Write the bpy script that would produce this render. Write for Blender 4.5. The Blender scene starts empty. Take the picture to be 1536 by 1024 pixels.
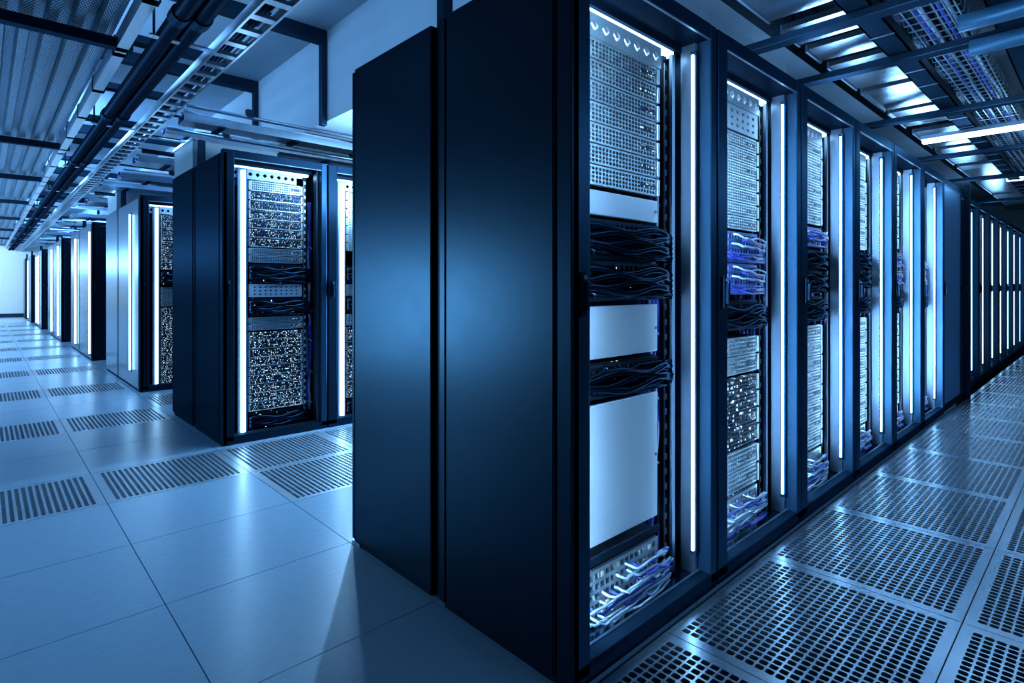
import bpy, math, random
random.seed(7)
S = 1.1                       # everything below is laid out in units of the eye height; S turns it into metres
PI = math.pi
sc = bpy.context.scene
C = sc.collection

# ------------------------------------------------------------------ materials
def new_mat(name):
    m = bpy.data.materials.new(name); m.use_nodes = True
    nt = m.node_tree; b = nt.nodes['Principled BSDF']
    return m, nt, b

def pbr(name, col, rough=.4, metal=0., noise=0., nscale=30., stretch=(1, 1, 1), bump=0., spec=.5, rvar=0., tint=None):
    m, nt, b = new_mat(name)
    b.inputs['Base Color'].default_value = (*col, 1)
    b.inputs['Roughness'].default_value = rough
    b.inputs['Metallic'].default_value = metal
    b.inputs['Specular IOR Level'].default_value = spec
    if tint: b.inputs['Specular Tint'].default_value = (*tint, 1)
    if noise or bump or rvar:
        tc = nt.nodes.new('ShaderNodeTexCoord'); mp = nt.nodes.new('ShaderNodeMapping')
        mp.inputs['Scale'].default_value = stretch
        n = nt.nodes.new('ShaderNodeTexNoise'); n.inputs['Scale'].default_value = nscale; n.inputs['Detail'].default_value = 5
        nt.links.new(tc.outputs['Object'], mp.inputs['Vector']); nt.links.new(mp.outputs['Vector'], n.inputs['Vector'])
        if noise:
            r = nt.nodes.new('ShaderNodeMixRGB')
            r.inputs[1].default_value = (*[c * (1 - noise) for c in col], 1)
            r.inputs[2].default_value = (*[min(1, c * (1 + noise)) for c in col], 1)
            nt.links.new(n.outputs['Fac'], r.inputs[0]); nt.links.new(r.outputs[0], b.inputs['Base Color'])
        if rvar:
            mr = nt.nodes.new('ShaderNodeMapRange')
            mr.inputs['To Min'].default_value = max(.02, rough - rvar); mr.inputs['To Max'].default_value = rough + rvar
            nt.links.new(n.outputs['Fac'], mr.inputs['Value']); nt.links.new(mr.outputs['Result'], b.inputs['Roughness'])
        if bump:
            bp = nt.nodes.new('ShaderNodeBump'); bp.inputs['Strength'].default_value = bump; bp.inputs['Distance'].default_value = .004
            nt.links.new(n.outputs['Fac'], bp.inputs['Height']); nt.links.new(bp.outputs['Normal'], b.inputs['Normal'])
    return m

def emit(name, col, strength):
    m, nt, b = new_mat(name)
    b.inputs['Base Color'].default_value = (.8, .85, .9, 1)
    b.inputs['Emission Color'].default_value = (*col, 1)
    b.inputs['Emission Strength'].default_value = strength
    return m

def dots(name, base, rough, metal, cells, chance, strength, col=(.5, .8, 1)):
    """equipment face with a grid of tiny indicator lamps, a random share of them lit"""
    m, nt, b = new_mat(name)
    b.inputs['Base Color'].default_value = (*base, 1); b.inputs['Roughness'].default_value = rough; b.inputs['Metallic'].default_value = metal
    N = nt.nodes.new; L = nt.links.new
    geo = N('ShaderNodeNewGeometry'); mp = N('ShaderNodeMapping'); mp.inputs['Scale'].default_value = (cells[0], 1e-4, cells[1])
    L(geo.outputs['Position'], mp.inputs['Vector'])
    fl = N('ShaderNodeVectorMath'); fl.operation = 'FLOOR'; L(mp.outputs[0], fl.inputs[0])
    fr = N('ShaderNodeVectorMath'); fr.operation = 'FRACTION'; L(mp.outputs[0], fr.inputs[0])
    wn = N('ShaderNodeTexWhiteNoise'); L(fl.outputs[0], wn.inputs['Vector'])
    th = N('ShaderNodeMath'); th.operation = 'LESS_THAN'; th.inputs[1].default_value = chance; L(wn.outputs['Value'], th.inputs[0])
    sp = N('ShaderNodeSeparateXYZ'); L(fr.outputs[0], sp.inputs[0])
    def near(sock, w):
        a = N('ShaderNodeMath'); a.operation = 'SUBTRACT'; a.inputs[1].default_value = .5; L(sock, a.inputs[0])
        c = N('ShaderNodeMath'); c.operation = 'ABSOLUTE'; L(a.outputs[0], c.inputs[0])
        d = N('ShaderNodeMath'); d.operation = 'LESS_THAN'; d.inputs[1].default_value = w; L(c.outputs[0], d.inputs[0]); return d.outputs[0]
    m1 = N('ShaderNodeMath'); m1.operation = 'MULTIPLY'; L(near(sp.outputs['X'], .3), m1.inputs[0]); L(near(sp.outputs['Z'], .26), m1.inputs[1])
    m2 = N('ShaderNodeMath'); m2.operation = 'MULTIPLY'; L(m1.outputs[0], m2.inputs[0]); L(th.outputs[0], m2.inputs[1])
    m3 = N('ShaderNodeMath'); m3.operation = 'MULTIPLY'; L(m2.outputs[0], m3.inputs[0])
    wn2 = N('ShaderNodeSeparateColor'); L(wn.outputs['Color'], wn2.inputs[0])
    sc_ = N('ShaderNodeMath'); sc_.operation = 'MULTIPLY'; sc_.inputs[1].default_value = strength; L(wn2.outputs[1], sc_.inputs[0])
    L(sc_.outputs[0], m3.inputs[1])
    b.inputs['Emission Color'].default_value = (*col, 1); L(m3.outputs[0], b.inputs['Emission Strength'])
    return m

M = {}
def coat(name, diff, gloss, rough):
    """dark satin coat: a little diffuse colour plus a tinted sheen"""
    m = bpy.data.materials.new(name); m.use_nodes = True; nt = m.node_tree; N = nt.nodes.new; L = nt.links.new
    nt.nodes.remove(nt.nodes['Principled BSDF'])
    d = N('ShaderNodeBsdfDiffuse'); d.inputs[0].default_value = (*diff, 1)
    g_ = N('ShaderNodeBsdfGlossy'); g_.inputs['Color'].default_value = (*gloss, 1); g_.inputs['Roughness'].default_value = rough
    n = N('ShaderNodeTexNoise'); n.inputs['Scale'].default_value = 9; n.inputs['Detail'].default_value = 3
    tc = N('ShaderNodeTexCoord'); L(tc.outputs['Object'], n.inputs['Vector'])
    mr = N('ShaderNodeMapRange'); mr.inputs['To Min'].default_value = rough - .03; mr.inputs['To Max'].default_value = rough + .03
    L(n.outputs['Fac'], mr.inputs['Value']); L(mr.outputs['Result'], g_.inputs['Roughness'])
    a = N('ShaderNodeAddShader'); L(d.outputs[0], a.inputs[0]); L(g_.outputs[0], a.inputs[1]); L(a.outputs[0], nt.nodes['Material Output'].inputs['Surface'])
    return m
M['black'] = coat('black_powder_coat', (.004, .010, .018), (.010, .024, .042), .35)
M['panel'] = coat('dark_blue_steel_panel', (.001, .004, .008), (.018, .038, .062), .32)
M['darkpanel'] = coat('near_black_blue_panel', (.0015, .005, .009), (.008, .020, .034), .36)
M['glowpanel'] = pbr('glow_pale_steel', (.09, .14, .19), .28, .9, noise=.06, nscale=10)  # end-panel steel lightened so its colour carries the glow
M['darkfoil'] = pbr('dull_foil_ceiling', (.03, .055, .085), .22, .95, noise=.3, nscale=3, bump=.9)
M['frame'] = coat('blue_grey_frame_steel', (.006, .017, .032), (.028, .068, .115), .34)
M['basemat'] = coat('glossy_dark_base_steel', (.004, .010, .018), (.10, .17, .25), .16)
M['jamb'] = pbr('brushed_jamb_metal', (.24, .32, .42), .36, .95, noise=.1, nscale=25, stretch=(1, 1, .01))
M['sill'] = pbr('brushed_sill_metal', (.3, .38, .46), .3, .9, noise=.1, nscale=40, stretch=(.05, 1, 1))
M['led'] = emit('cold_white_light', (.32, .64, 1.0), 16.0)
M['ledfar'] = emit('cold_white_light_strip', (.30, .62, 1.0), 9.0)
M['ledin'] = emit('inner_side_light', (.30, .62, 1.0), 320.0)
M['topled'] = emit('cool_strip_light', (.42, .72, 1.0), 3.2)
M['silver'] = pbr('silver_grille', (.74, .83, .92), .30, .8, noise=.2, nscale=14)
M['white'] = pbr('pale_metal_blank', (.72, .80, .88), .34, .6, noise=.05, nscale=6, bump=.03)
M['chassis'] = coat('dark_chassis_steel', (.004, .008, .014), (.02, .03, .045), .4)
M['dark'] = dots('dark_equipment_face', (.012, .018, .028), .35, .3, (75, 60), .10, 3.0)
M['dotty'] = dots('dark_server_face', (.035, .065, .11), .35, .7, (150, 85), .38, 2.2)
M['dim'] = dots('dim_server_face', (.05, .08, .12), .35, .7, (80, 50), .25, 2.0)
M['cblack'] = coat('black_cable_jacket', (.0008, .0016, .003), (.016, .028, .045), .18)
M['doorpanel'] = coat('brushed_blue_door', (.05, .10, .16), (.14, .28, .45), .30)
M['pipeblack'] = coat('black_lagged_pipe', (.0015, .003, .006), (.008, .015, .026), .38)
M['cblue'] = pbr('blue_cable_jacket', (.06, .09, .62), .28)
M['cwhite'] = pbr('pale_cable_jacket', (.55, .66, .8), .35)
M['patch'] = pbr('blue_patch_panel', (.10, .16, .42), .4, .3)
M['floor'] = pbr('blue_grey_floor_tile', (.31, .45, .58), .27, .0, noise=.14, nscale=16, stretch=(1, 5, 1), spec=.55)
M['vent'] = pbr('vent_tile_steel', (.40, .50, .60), .25, .92, noise=.06, nscale=12)
M['ventmatte'] = pbr('satin_vent_tile_steel', (.40, .49, .57), .34, .6, noise=.06, nscale=12)
M['under'] = pbr('underfloor_dark', (.004, .006, .010), .8)
M['wall'] = pbr('painted_wall', (.55, .66, .75), .6, noise=.04, nscale=3)
M['bulk'] = pbr('painted_bulkhead', (.44, .52, .57), .6, noise=.10, nscale=2, stretch=(1, 1, .3))
M['ceil'] = pbr('ceiling_slab', (.32, .40, .46), .6, noise=.22, nscale=2.5)
M['deck'] = pbr('ribbed_metal_deck', (.40, .50, .60), .35, .85, noise=.15, nscale=14)
M['beam'] = coat('dark_beam_steel', (.005, .012, .021), (.014, .03, .05), .4)
M['tray'] = pbr('galvanised_tray', (.42, .52, .62), .3, .9, noise=.1, nscale=30)
M['foil'] = pbr('crinkled_foil_duct', (.50, .58, .66), .20, .95, noise=.15, nscale=5, bump=.9)
M['pipe'] = pbr('blue_painted_pipe', (.04, .14, .25), .35, .4)

def dashed():
    """the ribs of the deck are pierced by short slots in rows: a regular pattern of dark slots"""
    m, nt, b = new_mat('slotted_metal_deck')
    N = nt.nodes.new; L = nt.links.new
    tc = N('ShaderNodeTexCoord'); mp = N('ShaderNodeMapping'); mp.inputs['Scale'].default_value = (1, 1, 1)
    L(tc.outputs['Object'], mp.inputs[0])
    br = N('ShaderNodeTexBrick'); br.offset = .5
    br.inputs['Color1'].default_value = (.42, .60, .76, 1); br.inputs['Color2'].default_value = (.30, .46, .62, 1); br.inputs['Mortar'].default_value = (.02, .04, .06, 1)
    br.inputs['Scale'].default_value = 1.7; br.inputs['Mortar Size'].default_value = .006
    br.inputs['Brick Width'].default_value = .022; br.inputs['Row Height'].default_value = .035
    L(mp.outputs[0], br.inputs['Vector']); L(br.outputs['Color'], b.inputs['Base Color'])
    b.inputs['Metallic'].default_value = .7; b.inputs['Roughness'].default_value = .4
    return m
M['deck'] = dashed()

# ------------------------------------------------------------------ mesh building
class MB:
    def __init__(s): s.v = []; s.f = []
    def box(s, x0, y0, z0, x1, y1, z1):
        b = len(s.v)
        s.v += [(x0, y0, z0), (x1, y0, z0), (x1, y1, z0), (x0, y1, z0), (x0, y0, z1), (x1, y0, z1), (x1, y1, z1), (x0, y1, z1)]
        s.f += [tuple(b + i for i in q) for q in ((0, 3, 2, 1), (4, 5, 6, 7), (0, 1, 5, 4), (1, 2, 6, 5), (2, 3, 7, 6), (3, 0, 4, 7))]
        return s
    def quad(s, *p):
        b = len(s.v); s.v += list(p); s.f.append(tuple(range(b, b + len(p)))); return s
    def prism(s, pts, axis, a0, a1):
        """outline pts (2-D) pushed along axis 'x','y','z'"""
        def at(p, a): return {'x': (a, p[0], p[1]), 'y': (p[0], a, p[1]), 'z': (p[0], p[1], a)}[axis]
        n = len(pts); b = len(s.v)
        s.v += [at(p, a0) for p in pts] + [at(p, a1) for p in pts]
        s.f += [tuple(b + (n - 1 - i) for i in range(n)), tuple(b + n + i for i in range(n))]
        for i in range(n):
            j = (i + 1) % n; s.f.append((b + i, b + j, b + n + j, b + n + i))
        return s
    def tube(s, pts, r, n=6):
        from mathutils import Vector
        P = [Vector(p) for p in pts]; b = len(s.v); up = Vector((0.13, 0.21, 0.97))
        for i, p in enumerate(P):
            t = (P[min(i + 1, len(P) - 1)] - P[max(i - 1, 0)]).normalized()
            u = t.cross(up)
            if u.length < 1e-3: u = t.cross(Vector((1, 0, 0)))
            u.normalize(); w = t.cross(u)
            for k in range(n):
                a = 2 * PI * k / n; s.v.append(tuple(p + u * (r * math.cos(a)) + w * (r * math.sin(a))))
        for i in range(len(P) - 1):
            for k in range(n):
                k2 = (k + 1) % n
                s.f.append((b + i * n + k, b + i * n + k2, b + (i + 1) * n + k2, b + (i + 1) * n + k))
        s.f.append(tuple(b + k for k in reversed(range(n)))); e = b + (len(P) - 1) * n; s.f.append(tuple(e + k for k in range(n)))
        return s
    def plate(s, at, a0, a1, b0, b1, na, nb, ma, mb, fa, fb, depth, cut=.3):
        """perforated plate: na x nb rounded holes; at(a, b, d) places a point, d = depth behind the face"""
        def q(*p):
            b = len(s.v); s.v.extend(p); s.f.append(tuple(range(b, b + len(p))))
        ia0, ia1, ib0, ib1 = a0 + ma, a1 - ma, b0 + mb, b1 - mb
        if ma > 0 or mb > 0:
            q(at(a0, b0, 0), at(a1, b0, 0), at(ia1, ib0, 0), at(ia0, ib0, 0)); q(at(a1, b0, 0), at(a1, b1, 0), at(ia1, ib1, 0), at(ia1, ib0, 0))
            q(at(a1, b1, 0), at(a0, b1, 0), at(ia0, ib1, 0), at(ia1, ib1, 0)); q(at(a0, b1, 0), at(a0, b0, 0), at(ia0, ib0, 0), at(ia0, ib1, 0))
        q(at(a0, b0, 0), at(a0, b0, depth), at(a1, b0, depth), at(a1, b0, 0)); q(at(a1, b1, 0), at(a1, b1, depth), at(a0, b1, depth), at(a0, b1, 0))
        q(at(a0, b1, 0), at(a0, b1, depth), at(a0, b0, depth), at(a0, b0, 0)); q(at(a1, b0, 0), at(a1, b0, depth), at(a1, b1, depth), at(a1, b1, 0))
        da, db = (ia1 - ia0) / na, (ib1 - ib0) / nb
        ha, hb = da * fa / 2, db * fb / 2; c = min(ha, hb) * cut
        for i in range(na):
            for j in range(nb):
                x0, y0 = ia0 + i * da, ib0 + j * db; x1, y1 = x0 + da, y0 + db; cx, cy = (x0 + x1) / 2, (y0 + y1) / 2
                o = [(x0, y0), (x1, y0), (x1, y1), (x0, y1)]
                h = [(cx - ha + c, cy - hb), (cx + ha - c, cy - hb), (cx + ha, cy - hb + c), (cx + ha, cy + hb - c), (cx + ha - c, cy + hb), (cx - ha + c, cy + hb), (cx - ha, cy + hb - c), (cx - ha, cy - hb + c)]
                b = len(s.v)
                s.v += [at(*p, 0) for p in o] + [at(*p, 0) for p in h] + [at(*p, depth) for p in h]
                for k in range(4):
                    k1 = (k + 1) % 4
                    s.f.append((b + k, b + k1, b + 4 + 2 * k + 1, b + 4 + 2 * k))
                    s.f.append((b + k1, b + 4 + (2 * k + 2) % 8, b + 4 + 2 * k + 1))
                for k in range(8):
                    k1 = (k + 1) % 8; s.f.append((b + 4 + k, b + 4 + k1, b + 12 + k1, b + 12 + k))
        return s
    def mesh(s, name, mat, smooth=False):
        me = bpy.data.meshes.new(name)
        me.from_pydata([tuple(c * S for c in p) for p in s.v], [], s.f)
        me.materials.append(M[mat])
        if smooth:
            for p in me.polygons: p.use_smooth = True
        me.update(); return me
    def build(s, name, mat, parent=None, smooth=False, bevel=0, loc=None):
        return put(name, s.mesh(name, mat, smooth), parent, bevel, loc)

def put(name, me, parent=None, bevel=0, loc=None):
    o = bpy.data.objects.new(name, me); C.objects.link(o)
    if loc: o.location = tuple(c * S for c in loc)
    if parent: o.parent = parent
    if bevel:
        b = o.modifiers.new('edge', 'BEVEL'); b.width = bevel * S; b.segments = 2; b.limit_method = 'ANGLE'
    return o

def tag(o, label, cat, group=None):
    o['label'] = label; o['category'] = cat
    if group: o['group'] = group
    return o

def thing(name, label, cat, loc=(0, 0, 0), group=None):
    o = bpy.data.objects.new(name, None); C.objects.link(o); o.location = tuple(c * S for c in loc); o.empty_display_size = .1
    return tag(o, label, cat, group)

def struct(o): o['kind'] = 'structure'; return o

ORD = ['first', 'second', 'third', 'fourth', 'fifth', 'sixth', 'seventh', 'eighth', 'ninth', 'tenth', 'eleventh', 'twelfth', 'thirteenth', 'fourteenth', 'fifteenth', 'sixteenth',
       'seventeenth', 'eighteenth', 'nineteenth', 'twentieth', 'twenty-first', 'twenty-second', 'twenty-third', 'twenty-fourth', 'twenty-fifth', 'twenty-sixth', 'twenty-seventh', 'twenty-eighth', 'twenty-ninth', 'thirtieth']

# ------------------------------------------------------------------ camera
F, V0, YAW = 845., 429., .754
cam = bpy.data.cameras.new('camera'); co = bpy.data.objects.new('camera', cam); C.objects.link(co)
cam.sensor_width = 36; cam.lens = 36 * F / 1536; cam.shift_y = (V0 - 512) / 1536; cam.clip_start = .05; cam.clip_end = 200
co.location = (0, 0, S); co.rotation_euler = (PI / 2, 0, -YAW); sc.camera = co

# ------------------------------------------------------------------ floor
PX, PY, X0, Y0 = .6258, .564, .418, 2.037
RX, RY, RX0, RY0 = .680, .581, 1.443, .885
ROWS = [('A', .90, 1.13, 1.045), ('B', 3.79, 1.26, 1.085), ('C', 6.25, 2.0, 1.075), ('D', 9.33, 2.45, 1.06), ('E', 12.8, 2.9, 1.02), ('F', 16.9, 2.4, .99), ('G', 20.2, 1.7, .96), ('H', 22.7, 1.0, .94)]
vents = []
def is_vent(i, j):
    if i <= 0: return j % 3 == 2 and j >= 2 and j < 30
    if j in (1, 2): return i <= 4
    if j in (6, 7): return i <= 2 and j == 6 or i <= 2 and j == 7 and False
    return False
fm = MB(); g = .0016
for i in range(-6, 9):
    for j in range(-7, 41):
        x0, y0 = X0 + i * PX, Y0 + j * PY
        if y0 < .9 and i >= 0: continue
        if i > 5 and j > 6: continue
        if is_vent(i, j): vents.append((i, j)); continue
        fm.box(x0 + g, y0 + g, -.03, x0 + PX - g, y0 + PY - g, 0)
for j in range(-7, -2): fm.box(X0 + g, Y0 + j * PY + g, -.03, RX0 - RX - g, Y0 + (j + 1) * PY - g, 0)
fm.quad((-6, -6, -.3), (22, -6, -.3), (22, 26, -.3), (-6, 26, -.3))
right_tiles = [(l, k) for k in range(0, 2) for l in range(-1, 17 if k == 0 else 5)]
for k in range(0, 4):
    for l in range(-1, 20):
        if (l, k) in right_tiles: continue
        fm.box(RX0 + l * RX + g, RY0 - (k + 1) * RY + g, -.03, RX0 + (l + 1) * RX - g, RY0 - k * RY - g, 0)
fo = fm.mesh('floor', 'floor'); fo.materials.append(M['under'])
for p in fo.polygons:
    if all(fo.vertices[v].co.z < -.28 for v in p.vertices): p.material_index = 1
struct(put('floor', fo))

lt = MB().plate(lambda a, b, d: (a, b, -d), g, PX - g, g, PY - g, 22, 22, .032, .026, .64, .82, .008, .35).mesh('vent_tile', 'ventmatte')
rt = MB().plate(lambda a, b, d: (a, b, -d), g, RX - g, g, RY - g, 24, 20, .030, .026, .78, .80, .010, .36).mesh('vent_tile', 'vent')
side = {-1: 'one tile off the racks', 0: 'by the rack ends', -2: 'two tiles off the racks'}
n_ab = 0
for (i, j) in vents:
    if i < -2: continue
    if i <= 0:
        lab = f"perforated floor tile {side[i]}, {ORD[j // 3]} vent strip of left aisle"
    elif j in (1, 2):
        lab = f"dark perforated floor tile, {ORD[i - 1]} in the cross aisle strip {'under the lit racks' if j == 2 else 'behind the big cabinet'}"
    else:
        lab = f"perforated floor tile between second and third rows, {ORD[i - 1]} from the aisle"
    tag(put('vent_tile', lt, loc=(X0 + i * PX, Y0 + j * PY, 0)), lab, 'floor tile', 'perforated tiles of the left aisle' if i <= 0 else 'perforated tiles between the rows')
for (l, k) in right_tiles:
    lab = f"steel perforated tile, {ORD[l + 1]} from the corner cabinet, {'strip along the lit racks' if k == 0 else 'outer strip'}"
    tag(put('vent_tile', rt, loc=(RX0 + l * RX, RY0 - (k + 1) * RY, 0)), lab, 'floor tile', 'perforated tiles of the right aisle')

# ------------------------------------------------------------------ racks
H = 1.84
def handle(par, x, y, z):
    b = MB().box(x - .011, y - .012, z - .055, x + .011, y, z + .055).build('handle', 'black', par, bevel=.004)
    MB().box(x - .006, y - .024, z - .04, x + .006, y - .012, z + .03).build('lever', 'black', b, bevel=.003)
    MB().tube([(x, y - .014, z + .042), (x, y - .004, z + .042)], .006, 8).build('lock', 'jamb', b)

def rack(label, x, y, W, D, led='right', end=None, front='open', group=None, mirror=False, HH=H, endglow=None, ledmat='led', deckback=True):
    """open-fronted cabinet facing -y; its near-left foot stands at (x, y)"""
    t = thing('server_rack', label, 'server rack', (x, y, 0), group)
    c = MB()
    c.box(.0 if not end else .03, .1, .03, .012 if not end else .040, D, HH - .02)       # left inner wall
    c.box(W - .03, .1, .03, W - .004, D, HH - .02)
    c.box(.03, D - .02, .03, W - .03, D, HH - .02)
    c.box(.03, .1, HH - .05, W - .03, D, HH - .02); c.box(.03, .1, .02, W - .03, D, .035)
    c.build('carcass', 'black', t)
    s = .072
    MB().box(.004, 0, .02, s, .05, HH + .02).build('stile', 'frame' if led == 'right' else 'black', t, bevel=.004)
    MB().box(W - .045, 0, .02, W - .004, .05, HH + .02).build('stile', 'frame', t, bevel=.004)
    MB().box(s, 0, HH - .03, W - .045, .012, HH + .02).build('header', 'frame' if led == 'right' else 'black', t, bevel=.002)
    MB().box(s, .012, HH - .03, W - .045, .1, HH + .02).build('soffit', 'pipeblack', t)  # blackened underside: the header's shade is in the colour
    MB().box(s, -.001, HH - .033, W - .045, .006, HH - .029).build('header_glint', 'jamb', t)  # header edge catching light, built as a brighter metal strip
    MB().plate(lambda a, b, q: (a, .102 + q, b), s + .01, W - .18, HH - .135, HH - .068, 9, 1, .004, .008, .62, .55, .012, .9).build('grommet_strip', 'white', t)
    MB().box(.004, 0, 0, W - .004, .04, .055).build('sill', 'black', t, bevel=.004)
    MB().box(s, .036, .055, W - .045, .044, .059).build('sill_trim', 'jamb', t)
    MB().box(s, .04, 0, W - .045, .16, .036).build('base_plate', 'basemat', t)
    if front == 'open':
        if led == 'right':
            MB().box(W - .055, .05, .04, W - .045, .104, HH - .03).build('jamb', 'jamb', t)
            ch = MB().box(W - .068, .040, .11, W - .045, .061, 1.78).build('emitter_channel', 'frame', t)
            MB().box(W - .074, .047, .125, W - .067, .054, 1.765).build('light_tube', ledmat, ch)
            c2 = MB().box(s - .046, .05, .11, s - .034, .074, 1.78).build('emitter_channel', 'jamb', t)
            MB().box(s - .034, .056, .125, s - .024, .068, 1.765).build('light_tube', 'ledin' if ledmat == 'led' else ledmat, c2)
            MB().box(W - .115, .100, .05, W - .098, .112, HH - .07).build('edge_strip', 'jamb', t)
        else:
            MB().box(s, .05, .04, s + .012, .104, HH - .03).build('jamb', 'frame', t)
            ch = MB().box(s + .045, .085, .045, s + .105, .10, 1.77).build('emitter_channel', 'jamb', t)
            MB().box(s + .066, .074, .05, s + .090, .086, 1.755).build('light_tube', ledmat, ch)
            MB().box(W - .058, .05, .04, W - .045, .104, HH - .03).build('jamb', 'jamb', t)
        tl = MB().box(s + .01, .11, HH - .068, W - .09, .20, HH - .052).build('top_light', 'topled', t)
        rl = MB()
        rx = W - .130 if led == 'right' else W - .12; ry = .126 if led == 'right' else .135
        rl.box(rx, ry, .04, rx + .022, ry + .014, HH - .07); rl.build('mounting_rail', 'chassis', t)
        k = MB()
        comb = [(rx + .004, .065), (rx + .006, .065)]
        for q in range(34):
            z = .07 + q * .05
            comb += [(rx + .006, z), (rx + .018, z), (rx + .018, z + .02), (rx + .006, z + .02)]
        comb += [(rx + .006, 1.745), (rx + .004, 1.745)]
        n_ = len(comb); b_ = len(k.v)
        k.v += [(p[0], ry - .004, p[1]) for p in comb] + [(p[0], ry, p[1]) for p in comb]
        k.f.append(tuple(b_ + i for i in range(n_)))
        for i in range(n_): k.f.append((b_ + i, b_ + n_ + i, b_ + n_ + (i + 1) % n_, b_ + (i + 1) % n_))
        k.build('slot_grille', 'white', t)
    elif front == 'door':
        MB().box(s, .004, .055, W - .045, .03, HH - .03).build('door_panel', 'doorpanel' if led == 'right' else 'black', t, bevel=.003)
    handle(t, .036, 0, .98)
    if end:
        ep = MB().box(0, .056, .02, .03, D, HH).build('end_panel', end, t, bevel=.004)
        MB().box(-.004, D - .03, .02, 0, D - .008, HH - .01).build('edge_trim', end, ep)
        MB().box(-.003, .062, .02, 0, .075, HH - .01).build('edge_trim', end, ep)
        MB().box(0, 0, .0, .03, .05, HH).build('corner_post', 'black', t, bevel=.004)
        MB().box(.005, .02, 0, .03, D - .02, .02).build('plinth', 'black', t)
        if endglow:
            for (ly, z0, z1, wd) in endglow:
                h_ = MB().box(-.006, ly - wd, z0, 0, ly + wd, z1).build('emitter_channel', 'black', ep)
                MB().box(-.022, ly - wd * .5, z0 + .01, -.006, ly + wd * .5, z1 - .01).build('glow_strip', ledmat, h_)  # emissive bar for a bright streak on the end panel
    return t

def back_rack(label, x, y, W, D, end='panel', group=None, endglow=None):
    """cabinet of the back-to-back row: only its end wall and its rear show"""
    t = thing('server_rack', label, 'server rack', (x, y, 0), group)
    MB().box(.03, 0, .02, W - .004, D - .03, H - .02).build('carcass', 'black', t)
    MB().box(.02, D - .03, .02, W - .004, D, H - .02).build('rear_door', 'black', t, bevel=.003)
    ep = MB().box(0, 0, .02, .03, D - .02, H).build('end_panel', end, t, bevel=.004)
    MB().box(.0, D - .018, .02, .03, D, H - .01).build('corner_post', end, t, bevel=.003)
    MB().box(.005, .01, 0, .03, D - .01, .02).build('plinth', 'black', t)
    MB().box(.0, D - .06, .0, .006, D - .0, .012).build('foot', 'jamb', t)
    if endglow:
        for (ly, z0, z1, wd) in endglow:
            h_ = MB().box(-.006, ly - wd, z0, 0, ly + wd, z1).build('emitter_channel', 'black', ep)
            MB().box(-.022, ly - wd * .5, z0 + .01, -.006, ly + wd * .5, z1 - .01).build('glow_strip', 'ledfar', h_)  # emissive bar where a bright streak crosses this end
    return t

# ------------------------------------------------------------------ equipment in the racks
cache = {}
def cab_path(x0, z0, w, out, drop, r):
    """a lead from a port, bulging forward, combed to the side and dropping there"""
    pts = []
    xe = w + random.uniform(.02, .068); z1 = z0 + random.uniform(-.02, .015)
    o = out * random.uniform(.6, 1.1)
    pts += [(x0, 0, z0), (x0 + .005, -o * .7, z0 - .004), (x0 + .02, -o, z0 - .012)]
    n = 5
    for k in range(1, n):
        u = k / n
        pts.append((x0 + .02 + (xe - x0 - .02) * u, -o * (1 - .35 * u) + random.uniform(-.004, .004), z0 - .012 + (z1 - z0) * u + random.uniform(-.006, .006)))
    pts += [(xe, -o * .4, z1 - .015), (xe + .006, -.004, z1 - .03), (xe + .003, .02, z1 - .03 - drop)]
    return [(a, b, max(c, .006)) for a, b, c in pts]

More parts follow.
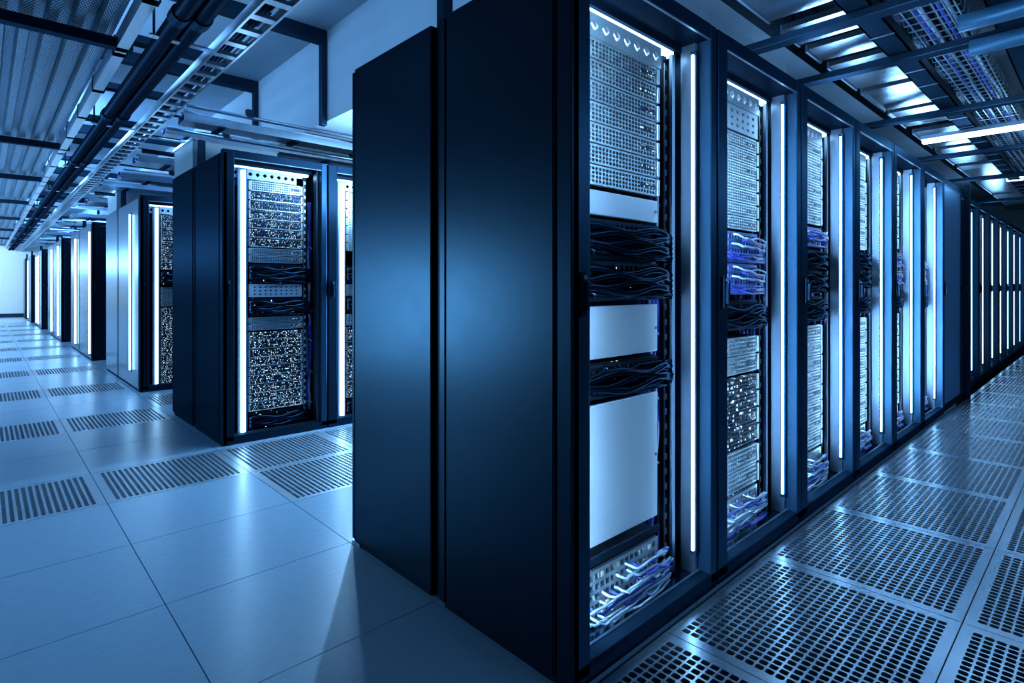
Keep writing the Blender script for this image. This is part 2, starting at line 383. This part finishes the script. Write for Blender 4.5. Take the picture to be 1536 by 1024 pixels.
def unit_parts(kind, w, h):
    """[(part name, mesh, bevel, [sub-parts])] for one unit, origin at its lower left front"""
    key = (kind, round(w, 3), round(h, 3))
    if key in cache: return cache[key]
    P = []
    d = .34
    if kind in ('server', 'mid'):
        P.append(('chassis', MB().box(0, .012, .001, w, d, h - .001).mesh('chassis', 'chassis'), 0))
        mat = 'silver' if kind == 'server' else 'dim'
        P.append(('front_grille', MB().plate(lambda a, b, q: (a, -.002 + q, b), .012, w - .012, .002, h - .002, 26, 4, .008, .004, .70, .72, .014, .35).mesh('front_grille', mat), 0))
        P.append(('ear', MB().box(-.004, -.006, .004, .010, .012, h - .004).mesh('ear', 'silver'), .002))
        P.append(('ear', MB().box(w - .010, -.006, .004, w + .004, .012, h - .004).mesh('ear', 'silver'), .002))
        P.append(('status_strip', MB().box(w * .78, -.004, h * .4, w * .96, -.001, h * .6).mesh('status_strip', 'dotty'), 0))
    elif kind == 'coarse':
        P.append(('chassis', MB().box(0, .012, .001, w, d, h - .001).mesh('chassis', 'chassis'), 0))
        P.append(('front_plate', MB().plate(lambda a, b, q: (a, -.002 + q, b), 0, w, .002, h - .002, 9, 3, .02, .008, .42, .4, .012, .8).mesh('front_plate', 'white'), 0))
    elif kind == 'dserver':
        P.append(('chassis', MB().box(0, .012, .001, w, d, h - .001).mesh('chassis', 'chassis'), 0))
        P.append(('front_panel', MB().plate(lambda a, b, q: (a, q, b), .006, w - .006, .003, h - .003, 22, 2, .006, .004, .5, .5, .010, .3).mesh('front_panel', 'dotty'), 0))
        P.append(('ear', MB().box(-.004, -.006, .004, .008, .012, h - .004).mesh('ear', 'silver'), .002))
        P.append(('ear', MB().box(w - .008, -.006, .004, w + .004, .012, h - .004).mesh('ear', 'silver'), .002))
        P.append(('lip', MB().box(.006, -.005, .001, w - .006, .0, .006).mesh('lip', 'silver'), 0))
    elif kind == 'blank':
        P.append(('face_plate', MB().box(0, 0, .002, w, .012, h - .002).mesh('face_plate', 'white'), .003))
        P.append(('bracket', MB().box(.02, .012, .004, w - .02, .10, .010).mesh('bracket', 'chassis'), 0))
        for sx in (.012, w - .012):
            P.append(('screw', MB().tube([(sx, -.003, h / 2), (sx, .004, h / 2)], .005, 8).mesh('screw', 'jamb'), 0))
    elif kind in ('switch', 'patch', 'loom'):
        face, cab, ports = {'switch': ('dark', ('cblack',), 'chassis'), 'patch': ('patch', ('cblue', 'cwhite', 'cblue'), 'patch'), 'loom': ('dim', ('cwhite', 'cblue', 'cwhite'), 'silver')}[kind]
        P.append(('chassis', MB().box(0, .012, .001, w, d, h - .001).mesh('chassis', 'chassis'), 0))
        P.append(('back_face', MB().box(.004, .009, .002, w - .004, .0125, h - .002).mesh('back_face', face), 0))
        P.append(('port_panel', MB().plate(lambda a, b, q: (a, q, b), 0, w, .003, h - .003, 18, max(2, int(h / .03)), .012, .006, .70, .60, .010, .15).mesh('port_panel', ports), 0))
        n = {'switch': 9, 'patch': 12, 'loom': 18}[kind]
        for k in range(n):
            z0 = h * (.15 + .75 * random.random()); x0 = w * (.04 + .85 * random.random())
            c = MB().tube(cab_path(x0, z0, w, .035, random.uniform(.0, .05), .006), .0042, 6)
            P.append(('cable', c.mesh('cable', cab[k % len(cab)], True), 0))
        if kind == 'switch':
            nl = max(2, round(h / .032))
            for k in range(nl):
                z0 = .026 + (h - .052) * (k + .5) / nl
                c = MB().tube([(w * u, -.018 - .018 * math.sin(PI * min(1, u * .95)) , z0 + .010 * math.sin(9 * u + 2.1 * k)) for u in [q / 10 for q in range(11)]] + [(w + .045, -.012, z0 - .006), (w + .055, .008, max(.02, z0 - .02))], .014, 8)
                P.append(('cable_loom', c.mesh('cable_loom', 'cblack', True), 0))
    elif kind == 'shelf':
        P.append(('tray_plate', MB().box(0, 0, 0, w, d, .008).mesh('tray_plate', 'sill'), 0))
        P.append(('tray_lip', MB().box(0, -.008, 0, w, 0, h * .55).mesh('tray_lip', 'chassis'), .002))
    cache[key] = P
    return P

NAMES = {'server': ('blade_server', 'server', 'silver perforated server'), 'mid': ('blade_server', 'server', 'dim blue perforated server'), 'coarse': ('blanking_grille', 'panel', 'pale coarse-holed grille'),
         'dserver': ('rack_server', 'server', 'dark server with lit dots'), 'blank': ('filler_cover', 'cover plate', 'smooth pale blank panel'), 'switch': ('network_switch', 'network switch', 'black switch draped with dark cables'),
         'patch': ('patch_panel', 'patch panel', 'blue patch panel with looping cables'), 'loom': ('patch_panel', 'patch panel', 'pale patch panel under tangled cables'), 'shelf': ('rack_shelf', 'shelf', 'thin empty metal shelf')}
def fill(where, x, y, w, items, grp):
    units = []
    for it in items:
        kind, z1, z0 = it[:3]; n = it[3] if len(it) > 3 else 1
        hh = (z1 - z0) / n
        for q in range(n): units.append((kind, z1 - (q + 1) * hh, hh))
    for q, (kind, z, hh) in enumerate(units):
        nm, cat, look = NAMES[kind]
        o = thing(nm, f"{look}, {ORD[q]} unit down in the {where}", cat, (x, y, z), grp)
        for (pn, me, bv) in unit_parts(kind, w, round(hh, 3)): put(pn, me, o, bv)

def bundle(where, x, y, z0, z1, n, mats, grp, look, spread=.028):
    t = thing('cable_bundle', f"{look} hanging beside the units of the {where}", 'cable bundle', (x, y, z0), grp)
    for k in range(n):
        px, py, ph = random.uniform(-spread, spread) * .6, random.uniform(-.01, .05), random.uniform(0, 6)
        pts = []
        m = max(6, int((z1 - z0) / .06))
        for q in range(m + 1):
            u = q / m
            pts.append((px + spread * .28 * math.sin(ph + u * 9 * (z1 - z0) + k) + random.uniform(-.006, .006), py + .012 * math.cos(ph * 2 + u * 11), (z1 - z0) * u))
        MB().tube(pts, random.uniform(.006, .010), 6).build('cable', mats[k % len(mats)], t, True)
    for q in range(int((z1 - z0) / .22)):
        z = .1 + q * .22
        MB().tube([(spread * 1.1 * math.cos(a), .015 + .045 * math.sin(a), z + .01 * math.sin(2 * a)) for a in [2 * PI * r / 12 for r in range(13)]], .004, 5).build('cable_tie', 'cwhite', t)
    return t

R_ITEMS = [
 [('server', 1.70, 1.285, 7), ('blank', 1.275, 1.20), ('switch', 1.195, .955, 2), ('blank', .945, .79), ('switch', .78, .675), ('blank', .665, .262), ('shelf', .26, .215), ('loom', .20, .04)],
 [('coarse', 1.70, 1.60), ('server', 1.595, 1.22, 7), ('patch', 1.215, .965, 2), ('switch', .945, .83), ('server', .80, .655, 2), ('mid', .645, .37, 4), ('server', .36, .20, 2), ('loom', .19, .04)],
 [('server', 1.70, 1.30, 6), ('patch', 1.29, 1.19), ('switch', 1.18, .965, 2), ('switch', .95, .825), ('server', .81, .21, 8), ('loom', .20, .04)],
 [('coarse', 1.70, 1.62), ('server', 1.615, 1.21, 6), ('switch', 1.20, .985, 2), ('switch', .955, .84), ('server', .82, .20, 8), ('loom', .19, .04)],
 [('server', 1.70, 1.25, 6), ('patch', 1.24, 1.00, 2), ('switch', .985, .84), ('server', .82, .20, 8), ('loom', .19, .04)],
 [('server', 1.70, 1.22, 6), ('patch', 1.21, .96, 2), ('switch', .945, .82), ('server', .80, .20, 8), ('loom', .19, .04)],
]
AX, AY, AW = 1.045, .90, .742
rname = ['corner rack', 'second main row rack', 'third main row rack', 'fourth main row rack', 'fifth main row rack', 'sixth main row rack']
rlab = ['tall black corner rack with a wide dark end panel, its open front glowing', 'open lit rack next to the corner rack, blue patch cables halfway up',
        'third open rack along the right aisle, lit by a white tube', 'fourth open rack along the right aisle, narrow in view', 'fifth open rack along the right aisle, before the last cabled one', 'sixth lit open rack, beside the plain closed cabinet']
for k in range(6):
    x = AX + k * AW
    rack(rlab[k], x, AY, AW - .002, .545, 'right', end='panel' if k == 0 else None, group='open racks of the main row')
    wv = .455
    fill(rname[k], x + .082, AY + .1, wv, R_ITEMS[k], 'units in the ' + rname[k])
    bundle(rname[k], x + .650, AY + .186, .07, 1.50, 16, ('cblue', 'cwhite', 'cblue', 'cblack', 'cblue'), 'cable bundles of the main row', 'blue and black cable bundle')
# closed cabinets and the second run of the main row
rack('plain closed cabinet with a pale blue door, between the lit racks', AX + 6 * AW, AY + .01, .80, .545, 'right', front='door')
rack('narrow dark closed cabinet just past the gap in the main row', 6.46, AY + .05, .37, .545, 'left', front='door')
for k in range(7):
    rack(f"distant lit rack in the main row, {ORD[k]} past the narrow dark cabinet", 6.83 + k * .745, AY + .05, .743, .545, 'right', ledmat='ledfar', group='distant racks of the main row')
tag(MB().box(6.36, .86, 0, 6.42, .90, 1.90).build('riser_post', 'black', bevel=.004), 'black upright post in the gap of the main row', 'post')
# back-to-back row A, and the post in the slot
back_rack('dark cabinet backing onto the corner rack, with a plain blue-lit end panel', AX + .005, 1.50, .9, .53, group='back cabinets')
def riser(x, y, lab, z0=0, z1=2.7, w=.02):
    t = thing('riser_post', lab, 'post', (x, y, z0), 'riser posts')
    MB().box(-w, -w, 0, w, w, z1 - z0).build('channel', 'beam', t); MB().box(-w * 1.05, -w * 1.05, 0, w * 1.05, w * 1.05, .015).build('foot_plate', 'beam', t)
    MB().tube([(w * 1.3, 0, .02), (w * 1.3, 0, z1 - z0)], w * .35, 8).build('conduit', 'black', t)
    return t
riser(AX + .04, 1.472, 'black post rising from the slot between the two big end panels', w=.018)

# row B
BX, BY = 1.085, 3.79
B_ITEMS = [
 [('server', 1.70, 1.63), ('dserver', 1.63, 1.26, 6), ('server', 1.255, 1.155, 2), ('switch', 1.15, 1.02), ('coarse', 1.015, .925), ('switch', .92, .80), ('server', .795, .705, 2), ('dserver', .70, .17, 9), ('switch', .16, .04)],
 [('server', 1.70, 1.26, 7), ('switch', 1.15, 1.02), ('server', 1.015, .925), ('switch', .92, .80), ('server', .795, .705), ('dserver', .70, .17, 9), ('switch', .16, .04)]]
bn = ['end rack of second row', 'inner rack of second row']
bl = ['lit rack at the end of the second row, filled with dotted servers', 'inner rack of the second row, half hidden by the big cabinet', 'third rack of the second row, behind the big cabinet', 'fourth rack of the second row, behind the big cabinet']
for k in range(4):
    rack(bl[k], BX + k * .69, BY, .688, .645, 'left', end='darkpanel' if k == 0 else None, group='racks of the second row')
    if k > 1: continue
    fill(bn[k], BX + k * .69 + .19, BY + .1, .355, B_ITEMS[k], 'units in the ' + bn[k])
    bundle(bn[k], BX + k * .69 + .628, BY + .16, .07, 1.6, 7, ('cwhite', 'cblue', 'cblack'), 'cable bundles of the second row', 'pale and dark cable bundle', .014)
back_rack('dark back cabinet at the end of the second row, under the pale duct box', BX, BY + .685, .9, .575, end='darkpanel', group='back cabinets')
riser(BX + .05, BY + .665, 'black post standing in the slot of the second row', w=.018, z1=2.04)
# row C
CX, CY = 1.075, 6.25
rack('lit rack at the end of the third row, bright streak on its end panel', CX, CY, .7, 1.20, 'left', end='glowpanel', endglow=[(.41, .16, 1.72, .018)], group='racks of the third row', ledmat='ledfar')  # reflected streak on the end panel, built as a glowing strip
fill('end rack of third row', CX + .19, CY + .1, .36, [('dserver', 1.70, 1.16, 8), ('switch', 1.15, 1.0), ('server', .99, .80, 3), ('dserver', .79, .04, 10)], 'units in the end rack of the third row')
back_rack('pale-gleaming back cabinet at the end of the third row', CX, CY + 1.24, .9, .76, end='glowpanel', group='back cabinets')
riser(CX + .05, CY + 1.22, 'black post standing in the slot of the third row', w=.018, z1=2.04)
# rows D-H
far = [('fourth', 9.33, 2.45, 1.06, [(.10, .08, 1.74, .06)], [(.3, .1, 1.74, .10)]), ('fifth', 12.8, 2.9, 1.02, [(.5, .08, 1.74, .12)], [(.2, .08, 1.74, .12)]), ('sixth', 16.9, 2.4, .99, [(.9, .08, 1.74, .2)], [(.3, .08, 1.74, .12)]),
       ('seventh', 20.2, 1.7, .96, None, [(.3, .08, 1.74, .1)]), ('eighth', 22.7, 1.0, .94, None, None)]
for nm, y, d, x, e1, e2 in far:
    rack(f"dark closed cabinet with tiny lamps at the end of the {nm} row", x, y, .75, d * .55, 'left', end='glowpanel', front='door', endglow=e1, ledmat='ledfar', group='far end cabinets')
    back_rack(f"back cabinet at the end of the {nm} row down the aisle", x, y + d * .55 + .04, .75, d * .45 - .04, end='glowpanel', group='far back cabinets', endglow=e2)
    riser(x + .06, y + d * .55 + .02, f"black post standing in the slot of the {nm} row", w=.018, z1=2.0)

# ------------------------------------------------------------------ walls, ceiling, bulkhead
CZ = 2.75
struct(MB().box(-7, 24.2, -.3, 6, 24.4, CZ).build('wall_back', 'wall'))
struct(MB().box(-7, 24.17, 0, 6, 24.2, .12).build('baseboard_back', 'beam'))
struct(MB().box(-7.2, -6, -.3, -7, 24.4, CZ).build('wall_left', 'wall'))
struct(MB().box(16, -6, -.3, 16.2, 24.4, CZ).build('wall_right', 'bulk'))
struct(MB().box(-7.2, -6.2, -.3, 16.2, -6, CZ).build('wall_front', 'bulk'))
struct(MB().box(-7.2, -6.2, CZ, 16.2, 24.4, CZ + .1).build('ceiling', 'ceil'))
bk = MB().box(1.72, 1.75, 2.13, 4.6, 24.1, CZ)
struct(bk.build('wall_upper', 'bulk'))

# cross beams of the left aisle and their wall posts
for k, y in enumerate([3.42, 6.3, 8.4, 10.9, 13.6, 16.4, 19.4, 22.4]):
    zt = CZ - .06 if k in (0, 1) else 2.34
    t = MB(); t.box(-6.9, y, 2.20, .56, y + .06, 2.25)
    struct(t.build('trim_%d' % (k + 1), 'beam'))
for k, y in enumerate([3.68, 5.0, 7.6, 10.6, 14, 18]):
    t = MB(); t.box(.5, y, CZ - .09, 1.72, y + .07, CZ - .0); t.box(1.68, y, 2.10, 1.72, y + .05, CZ - .09)
    struct(t.build('trim_%d' % (k + 20), 'beam', bevel=.004))

# ribbed deck over the aisle
n = 42; dk = MB(); xl, xr = -3.4, .50; pitch = (xr - xl) / (n * 2)
prof = []
for k in range(n * 2):
    x = xl + k * pitch
    zt, zb = 2.305, 2.26
    if k % 2 == 0: prof += [(x, zb), (x + pitch * .8, zb)]
    else: prof += [(x, zt), (x + pitch * .8, zt)]
pro = prof + [(p[0], p[1] + .012) for p in reversed(prof)]
b0 = len(prof)
for a in range(len(prof) - 1):
    (xa, za), (xb, zb) = prof[a], prof[a + 1]
    dk.quad((xa, -2, za), (xb, -2, zb), (xb, 24, zb), (xa, 24, za)); dk.quad((xa, -2, za + .012), (xa, 24, za + .012), (xb, 24, zb + .012), (xb, -2, zb + .012))
struct(dk.build('ceiling.001', 'deck'))

# edge rail of the deck
t = thing('deck_rail', 'long pale channel rail along the edge of the ribbed deck', 'rail', (.49, 0, 2.20))
MB().box(0, -1, 0, .012, 24, .075).build('web', 'tray', t); MB().box(.012, -1, .0, .05, 24, .008).build('flange', 'tray', t); MB().box(.012, -1, .067, .05, 24, .075).build('flange', 'tray', t)
hg = MB()
for k in range(30): MB().box(.0, .5 + k * .75, .0, .06, .56 + k * .75, .09).build('clip', 'beam', t)
# dark pipes
for (x, z, r, lab) in ((.615, 2.16, .034, 'thick black pipe nearest the ribbed deck'), (.695, 2.17, .038, 'thick black pipe beside the cable ladder')):
    t = thing('ceiling_pipe', lab, 'pipe', (x, 0, z), 'black pipes over the left aisle')
    MB().tube([(0, y, 0) for y in range(-1, 25)], r, 14).build('pipe', 'pipeblack', t, True)
    for k in range(12): MB().tube([(0, .8 + 1.9 * k, 0), (0, .88 + 1.9 * k, 0)], r * 1.18, 14).build('collar', 'beam', t)
# cable ladder
t = thing('cable_ladder', 'long pale cable ladder with rungs above the rack ends', 'cable ladder', (.79, 0, 2.1))
for xx in (0, .10): MB().box(xx, -1, 0, xx + .010, 24, .05).build('side_rail', 'tray', t)
for k in range(96): MB().box(.01, .35 + k * .17, .005, .10, .395 + k * .17, .022).build('rung', 'tray', t)
rr = MB()
for k in range(40): rr.box(.01, 16.7 + k * .18, .005, .10, 16.75 + k * .18, .022)
o = rr.build('rung', 'tray', t); o['kind'] = 'stuff'
cb = thing('ladder_cables', 'dark cables lying along the cable ladder', 'cables', (.79, 0, 2.138), None)
for k in range(4):
    MB().tube([(.034 + k * .016 + .006 * math.sin(q * 1.3 + k), -1 + q * .5, .008 + .004 * math.sin(q + 2 * k)) for q in range(50)], .008, 6).build('cable', 'cblack', cb, True)
cb.name = 'cable_run'
# high ceiling panels and hangers between deck and ladder
for k in range(22):
    y = 2.6 + k * .95
    tag(MB().box(.52, y, 2.30, .98, y + .08, 2.34).build('strut_channel', 'beam'), f"dark cross strut above the cable ladder, {ORD[k]} from the camera end", 'strut', 'struts above the ladder')
for k in range(12):
    y = 3.0 + k * 1.9
    t = thing('threaded_hanger', f"thin hanger rod above the pipes, {ORD[k]} down the left aisle", 'hanger rod', (.57, y, 2.14), 'hanger rods')
    MB().tube([(0, 0, 0), (0, 0, CZ - 2.14)], .006, 6).build('rod', 'beam', t); MB().box(-.02, -.02, .0, .33, .02, .008).build('crossbar', 'tray', t)

# trays and ducts above each row end (they run along the rows)
def cross_tray(x0, x1, y, z, w, lab, mat='tray', cables=True):
    t = thing('cable_tray', lab, 'cable tray', (x0, y, z), 'cable trays over the rows')
    L_ = x1 - x0
    for yy in (0, w - .01): MB().box(0, yy, 0, L_, yy + .01, .05).build('side_rail', mat, t)
    MB().box(0, .01, 0, L_, w - .01, .006).build('tray_floor', mat, t)
    for k in range(int(L_ / .5)): MB().box(.2 + k * .5, -.012, -.012, .24 + k * .5, w + .012, 0).build('bracket', 'beam', t)
    if cables:
        for k in range(6):
            MB().tube([(q * L_ / 16, .03 + (w - .06) * k / 5 + random.uniform(-.015, .015), .02 + random.uniform(0, .05)) for q in range(17)], .012, 6).build('cable', ('cwhite', 'cblack', 'cblue')[k % 3], t, True)
    return t
cross_tray(.92, 5.0, 3.98, 2.04, .16, 'pale cable tray crossing above the second row')
cross_tray(.95, 5.0, 4.62, 2.09, .12, 'narrow pale cable tray behind the one over the second row')
cross_tray(.95, 4.0, 5.6, 2.05, .25, 'pale cable tray crossing between the second and third rows')
cross_tray(.95, 4.0, 6.4, 2.02, .2, 'pale cable tray crossing above the third row')
cross_tray(.92, 4.0, 7.26, 2.06, .3, 'wide cable tray behind the posts of the third row')
cross_tray(.95, 3.0, 8.6, 2.04, .4, 'pale cable tray crossing between third and fourth rows')
cross_tray(.95, 3.0, 10.4, 2.02, .4, 'pale cable tray crossing above the fourth row')
cross_tray(.92, 3.0, 12.2, 2.04, .4, 'pale cable tray crossing between fourth and fifth rows')
cross_tray(.92, 3.0, 14.6, 2.04, .4, 'pale cable tray crossing above the fifth row')
cross_tray(.92, 3.0, 17.6, 2.04, .4, 'pale cable tray crossing above the sixth row')
for k, (y, z, r, m) in enumerate(((3.86, 2.10, .012, 'tray'), (4.22, 2.12, .008, 'beam'), (4.35, 2.06, .014, 'tray'), (4.86, 2.10, .010, 'tray'), (5.15, 2.05, .018, 'pipeblack'), (5.35, 2.10, .012, 'tray'), (5.95, 2.02, .014, 'tray'), (6.15, 2.10, .01, 'beam'), (6.75, 2.05, .016, 'tray'),
        (7.05, 2.09, .012, 'tray'), (7.7, 2.03, .02, 'pipeblack'), (8.1, 2.08, .016, 'tray'), (9.2, 2.05, .02, 'tray'), (9.9, 2.1, .02, 'tray'), (11.2, 2.04, .025, 'tray'), (13.4, 2.06, .03, 'tray'), (16, 2.06, .03, 'tray'))):
    t = thing('ceiling_conduit', f"thin {'black' if m != 'tray' else 'pale metal'} conduit crossing above the rows, {ORD[k]} down the aisle", 'conduit', (.90, y, z), 'conduits crossing over the rows')
    MB().tube([(0, 0, 0), (4.2, 0, 0)], r, 8).build('tube', m, t, True)
    for q in range(4): MB().box(.35 + q * 1.0, -r * 1.5, 0, .39 + q * 1.0, r * 1.5, 2.13 - z + .02).build('clip', 'beam', t)
# pale duct boxes on the back cabinets
def duct(x, y, z, w, d, h, lab):
    t = thing('duct_box', lab, 'duct', (x, y, z), 'pale duct boxes')
    MB().box(0, 0, 0, w, d, h).build('body', 'bulk', t, bevel=.004)
    MB().box(-.008, -.008, h - .02, w + .008, d + .008, h).build('flange', 'tray', t)
    return t
duct(BX + .01, BY + .72, 1.85, .6, .53, .22, 'pale blue duct box standing on the back cabinet of the second row')
duct(CX + .01, CY + 1.35, 1.85, .6, .6, .22, 'pale duct box standing on the back cabinet of the third row')

# ------------------------------------------------------------------ ceiling over the right aisle
struct(MB().box(.9, -3.2, 2.60, 15.9, 1.5, 2.64).build('ceiling.002', 'darkfoil'))
k = 0
for (x0, x1) in ((1.2, 1.9), (2.0, 2.95), (3.1, 3.36), (3.46, 3.70), (3.82, 4.4), (4.5, 5.1), (5.2, 5.75), (6.0, 6.8), (6.95, 7.9), (8.1, 9.2), (9.4, 10.8), (11, 12.5)):
    k += 1
    t = thing('ceiling_duct', f"shiny crinkled foil duct panel above the main row, {ORD[k - 1]} from the corner", 'duct panel', (x0, .90, 2.36), 'foil duct panels')
    MB().box(0, 0, 0, x1 - x0, .30, .03).build('foil_sheet', 'foil', t); MB().box(0, .30, -.012, x1 - x0, .312, .03).build('edge_angle', 'tray', t)
    for yy in (.02, .27): MB().box(.05, yy, .03, .07, yy + .02, .24).build('strap', 'beam', t)
for k, (y0, y1, z, lab) in enumerate([(.76, .87, 2.30, 'dark cable channel over the rack fronts of the right aisle'), (.12, .42, 2.36, 'wide dark cable channel over the middle of the right aisle'), (-.5, -.1, 2.36, 'dark cable channel furthest from the lit racks')]):
    t = thing('cable_channel', lab, 'cable channel', (1, y0, z), 'dark channels over the right aisle')
    MB().box(0, 0, 0, 14.5, y1 - y0, .01).build('channel_floor', 'beam', t)
    for yy in (0, y1 - y0 - .008): MB().box(0, yy, 0, 14.5, yy + .008, .06).build('side_rail', 'tray' if k == 0 else 'beam', t)
    if k == 0:
        for q in range(40): MB().box(.3 + q * .35, 0, -.004, .31 + q * .35, y1 - y0, 0).build('joint', 'tray', t)
# wire mesh tray
t = thing('mesh_tray', 'pale wire mesh cable tray over the right aisle, filled with cables', 'cable tray', (1, .48, 2.32))
ms = MB()
for q in range(6): ms.tube([(0, .04 * q + .02, 0), (14.5, .04 * q + .02, 0)], .004, 5)
for q in range(150): ms.tube([(.05 + q * .095, .0, .05), (.05 + q * .095, .005, 0), (.05 + q * .095, .245, 0), (.05 + q * .095, .25, .05)], .0035, 5)
ms.build('wire_mesh', 'tray', t)
for q in range(9):
    MB().tube([(s_ * .5, .03 + .025 * q + random.uniform(-.012, .012), .014 + random.uniform(0, .02)) for s_ in range(30)], .009, 6).build('cable', ('cblack', 'cwhite', 'cblue', 'cblack')[q % 4], t, True)
# cross pipes and beams
for k, x in enumerate((2.02, 3.03, 3.76, 5.15, 6.9, 8.6, 11)):
    struct(MB().box(x - .04, -3.2, 2.255, x + .04, 1.6, 2.295).build('trim_%d' % (k + 40), 'beam', bevel=.004))
for k, (x, z) in enumerate(((3.40, 2.25), (3.70, 2.22))):
    t = thing('ceiling_pipe', ['blue pipe crossing above the right aisle, nearer the camera', 'blue pipe crossing above the right aisle, further along'][k], 'pipe', (x, 0, z), 'blue pipes over the right aisle')
    MB().tube([(0, -3 + .5 * q, 0) for q in range(8)], .042, 14).build('pipe', 'pipe', t, True)
    for q in range(2): MB().tube([(0, -.9 + .5 * q, 0), (0, -.84 + .5 * q, 0)], .05, 14).build('collar', 'pipe', t)
def lamp(name, lab, x0, y0, x1, y1, z, mat='led', grp='ceiling lamps'):
    t = thing('ceiling_lamp', lab, 'lamp', (x0, y0, z), grp)
    MB().box(0, 0, .03, x1 - x0, y1 - y0, .06).build('housing', 'tray', t)
    MB().box(.01, .01, .0, x1 - x0 - .01, y1 - y0 - .01, .03).build('diffuser', mat, t)
    return t
lamp('l', 'bright long ceiling lamp crossing above the right aisle', 5.84, -1.0, 5.92, 1.12, 2.22)
lamp('l', 'second ceiling lamp further down the right aisle', 9.2, -1.0, 9.3, .9, 2.3)

# ------------------------------------------------------------------ light
def area(name, loc, rot, sx, sy, power, col=(.22, .52, 1.0), spread=PI):
    l = bpy.data.lights.new(name, 'AREA'); l.shape = 'RECTANGLE'; l.size = sx * S; l.size_y = sy * S; l.energy = power; l.color = col; l.spread = spread
    o = bpy.data.objects.new(name, l); C.objects.link(o); o.location = tuple(c * S for c in loc); o.rotation_euler = rot; return o
BLUE = (.20, .52, 1.0); PALE = (.52, .78, 1.0)
def point(name, loc, power, r=.12, col=BLUE):
    l = bpy.data.lights.new(name, 'POINT'); l.energy = power; l.color = col; l.shadow_soft_size = r
    o = bpy.data.objects.new(name, l); C.objects.link(o); o.location = tuple(c * S for c in loc); return o
# unseen lights added down the left aisle to brighten its floor
for k, (y, p) in enumerate(((4.9, 7), (7.4, 62), (10, 115), (13, 135), (16.4, 130), (20.5, 170))):
    area('aisle_fill', (-1.6, y, 2.1), (0, 0, 0), .5, 1.4, p, BLUE if y < 6 else (.30, .62, 1), math.radians(125))
    point('aisle_fill_point', (-.9, y, 1.6), p * .5)
    area('deck_fill', (-1.0, y + .3, 1.5), (PI, 0, 0), .3, 1.6, max(p, 24) * 1.2, (.25, .6, 1))  # upward light added to brighten the deck, no fixture built
area('wall_fill', (-1.2, 21.6, 2.1), (math.radians(60), 0, 0), 3, .3, 170, (.6, .83, 1))  # added light that whitens the far wall
# lights added out of sight above the deck to brighten bulkhead and slab
for k, (y, p) in enumerate(((2.6, 9), (4.4, 14), (7.0, 50), (10.5, 70), (15, 80), (20, 90))):
    area('plenum_fill', (.40, y, 2.52), (0, math.radians(-90), 0), .25, 1.2, p, (.2, .5, 1))
# added cross aisle lights, hidden behind the rows, no fixtures built
area('cross_aisle_fill', (2.2, 3.0, 2.02), (0, 0, 0), 1.2, .2, 14, BLUE)
area('rack_front_light', (2.2, 3.72, .95), (math.radians(90), 0, math.radians(148)), .04, 1.4, 65, (.28, .6, 1))  # boosts the second row's tubes, for the light wedge on the floor
area('cross_aisle_fill', (2.6, 3.0, 1.72), (math.radians(150), 0, 0), 1.6, .2, 60, (.3, .62, 1))  # upward light added for the tray above the second row
area('cross_aisle_fill', (2.2, 5.7, 1.98), (0, 0, 0), 1.6, .3, 30, BLUE)
# light added out of view; its reflection makes the end panels' blue glow
from mathutils import Vector
area('panel_glow_light', (-1.75, 5.45, .74), (Vector((1.05, 1.49, .88)) - Vector((-1.75, 5.45, .74))).to_track_quat('-Z', 'Y').to_euler(), 1.4, 1.15, 8.5, (.33, .70, 1.0), math.radians(50))
# out-of-view fill added above the right aisle, replacing an unbuilt facing row
area('right_aisle_fill', (2.6, -1.6, 2.1), (math.radians(30), 0, 0), 3.0, .3, 24, BLUE)
area('right_aisle_fill', (7.0, -1.6, 2.1), (math.radians(30), 0, 0), 3.0, .3, 20, BLUE)
for x in (2.4, 4.2, 6.2, 8.6, 11.4): area('rack_top_fill', (x, 1.25, 1.97), (PI + math.radians(25), 0, 0), 1.2, .15, 10, (.25, .55, 1))  # hidden uplights added on the rack tops to brighten the ceiling
w = bpy.data.worlds.new('world'); sc.world = w; w.use_nodes = True
w.node_tree.nodes['Background'].inputs[0].default_value = (.02, .10, .24, 1); w.node_tree.nodes['Background'].inputs[1].default_value = .05

sc.view_settings.view_transform = 'Standard'; sc.view_settings.look = 'None'; sc.view_settings.exposure = .12; sc.view_settings.gamma = 1
sc.cycles.max_bounces = 6; sc.cycles.diffuse_bounces = 3; sc.cycles.glossy_bounces = 4
sc.cycles.use_denoising = True; sc.cycles.sample_clamp_indirect = 6
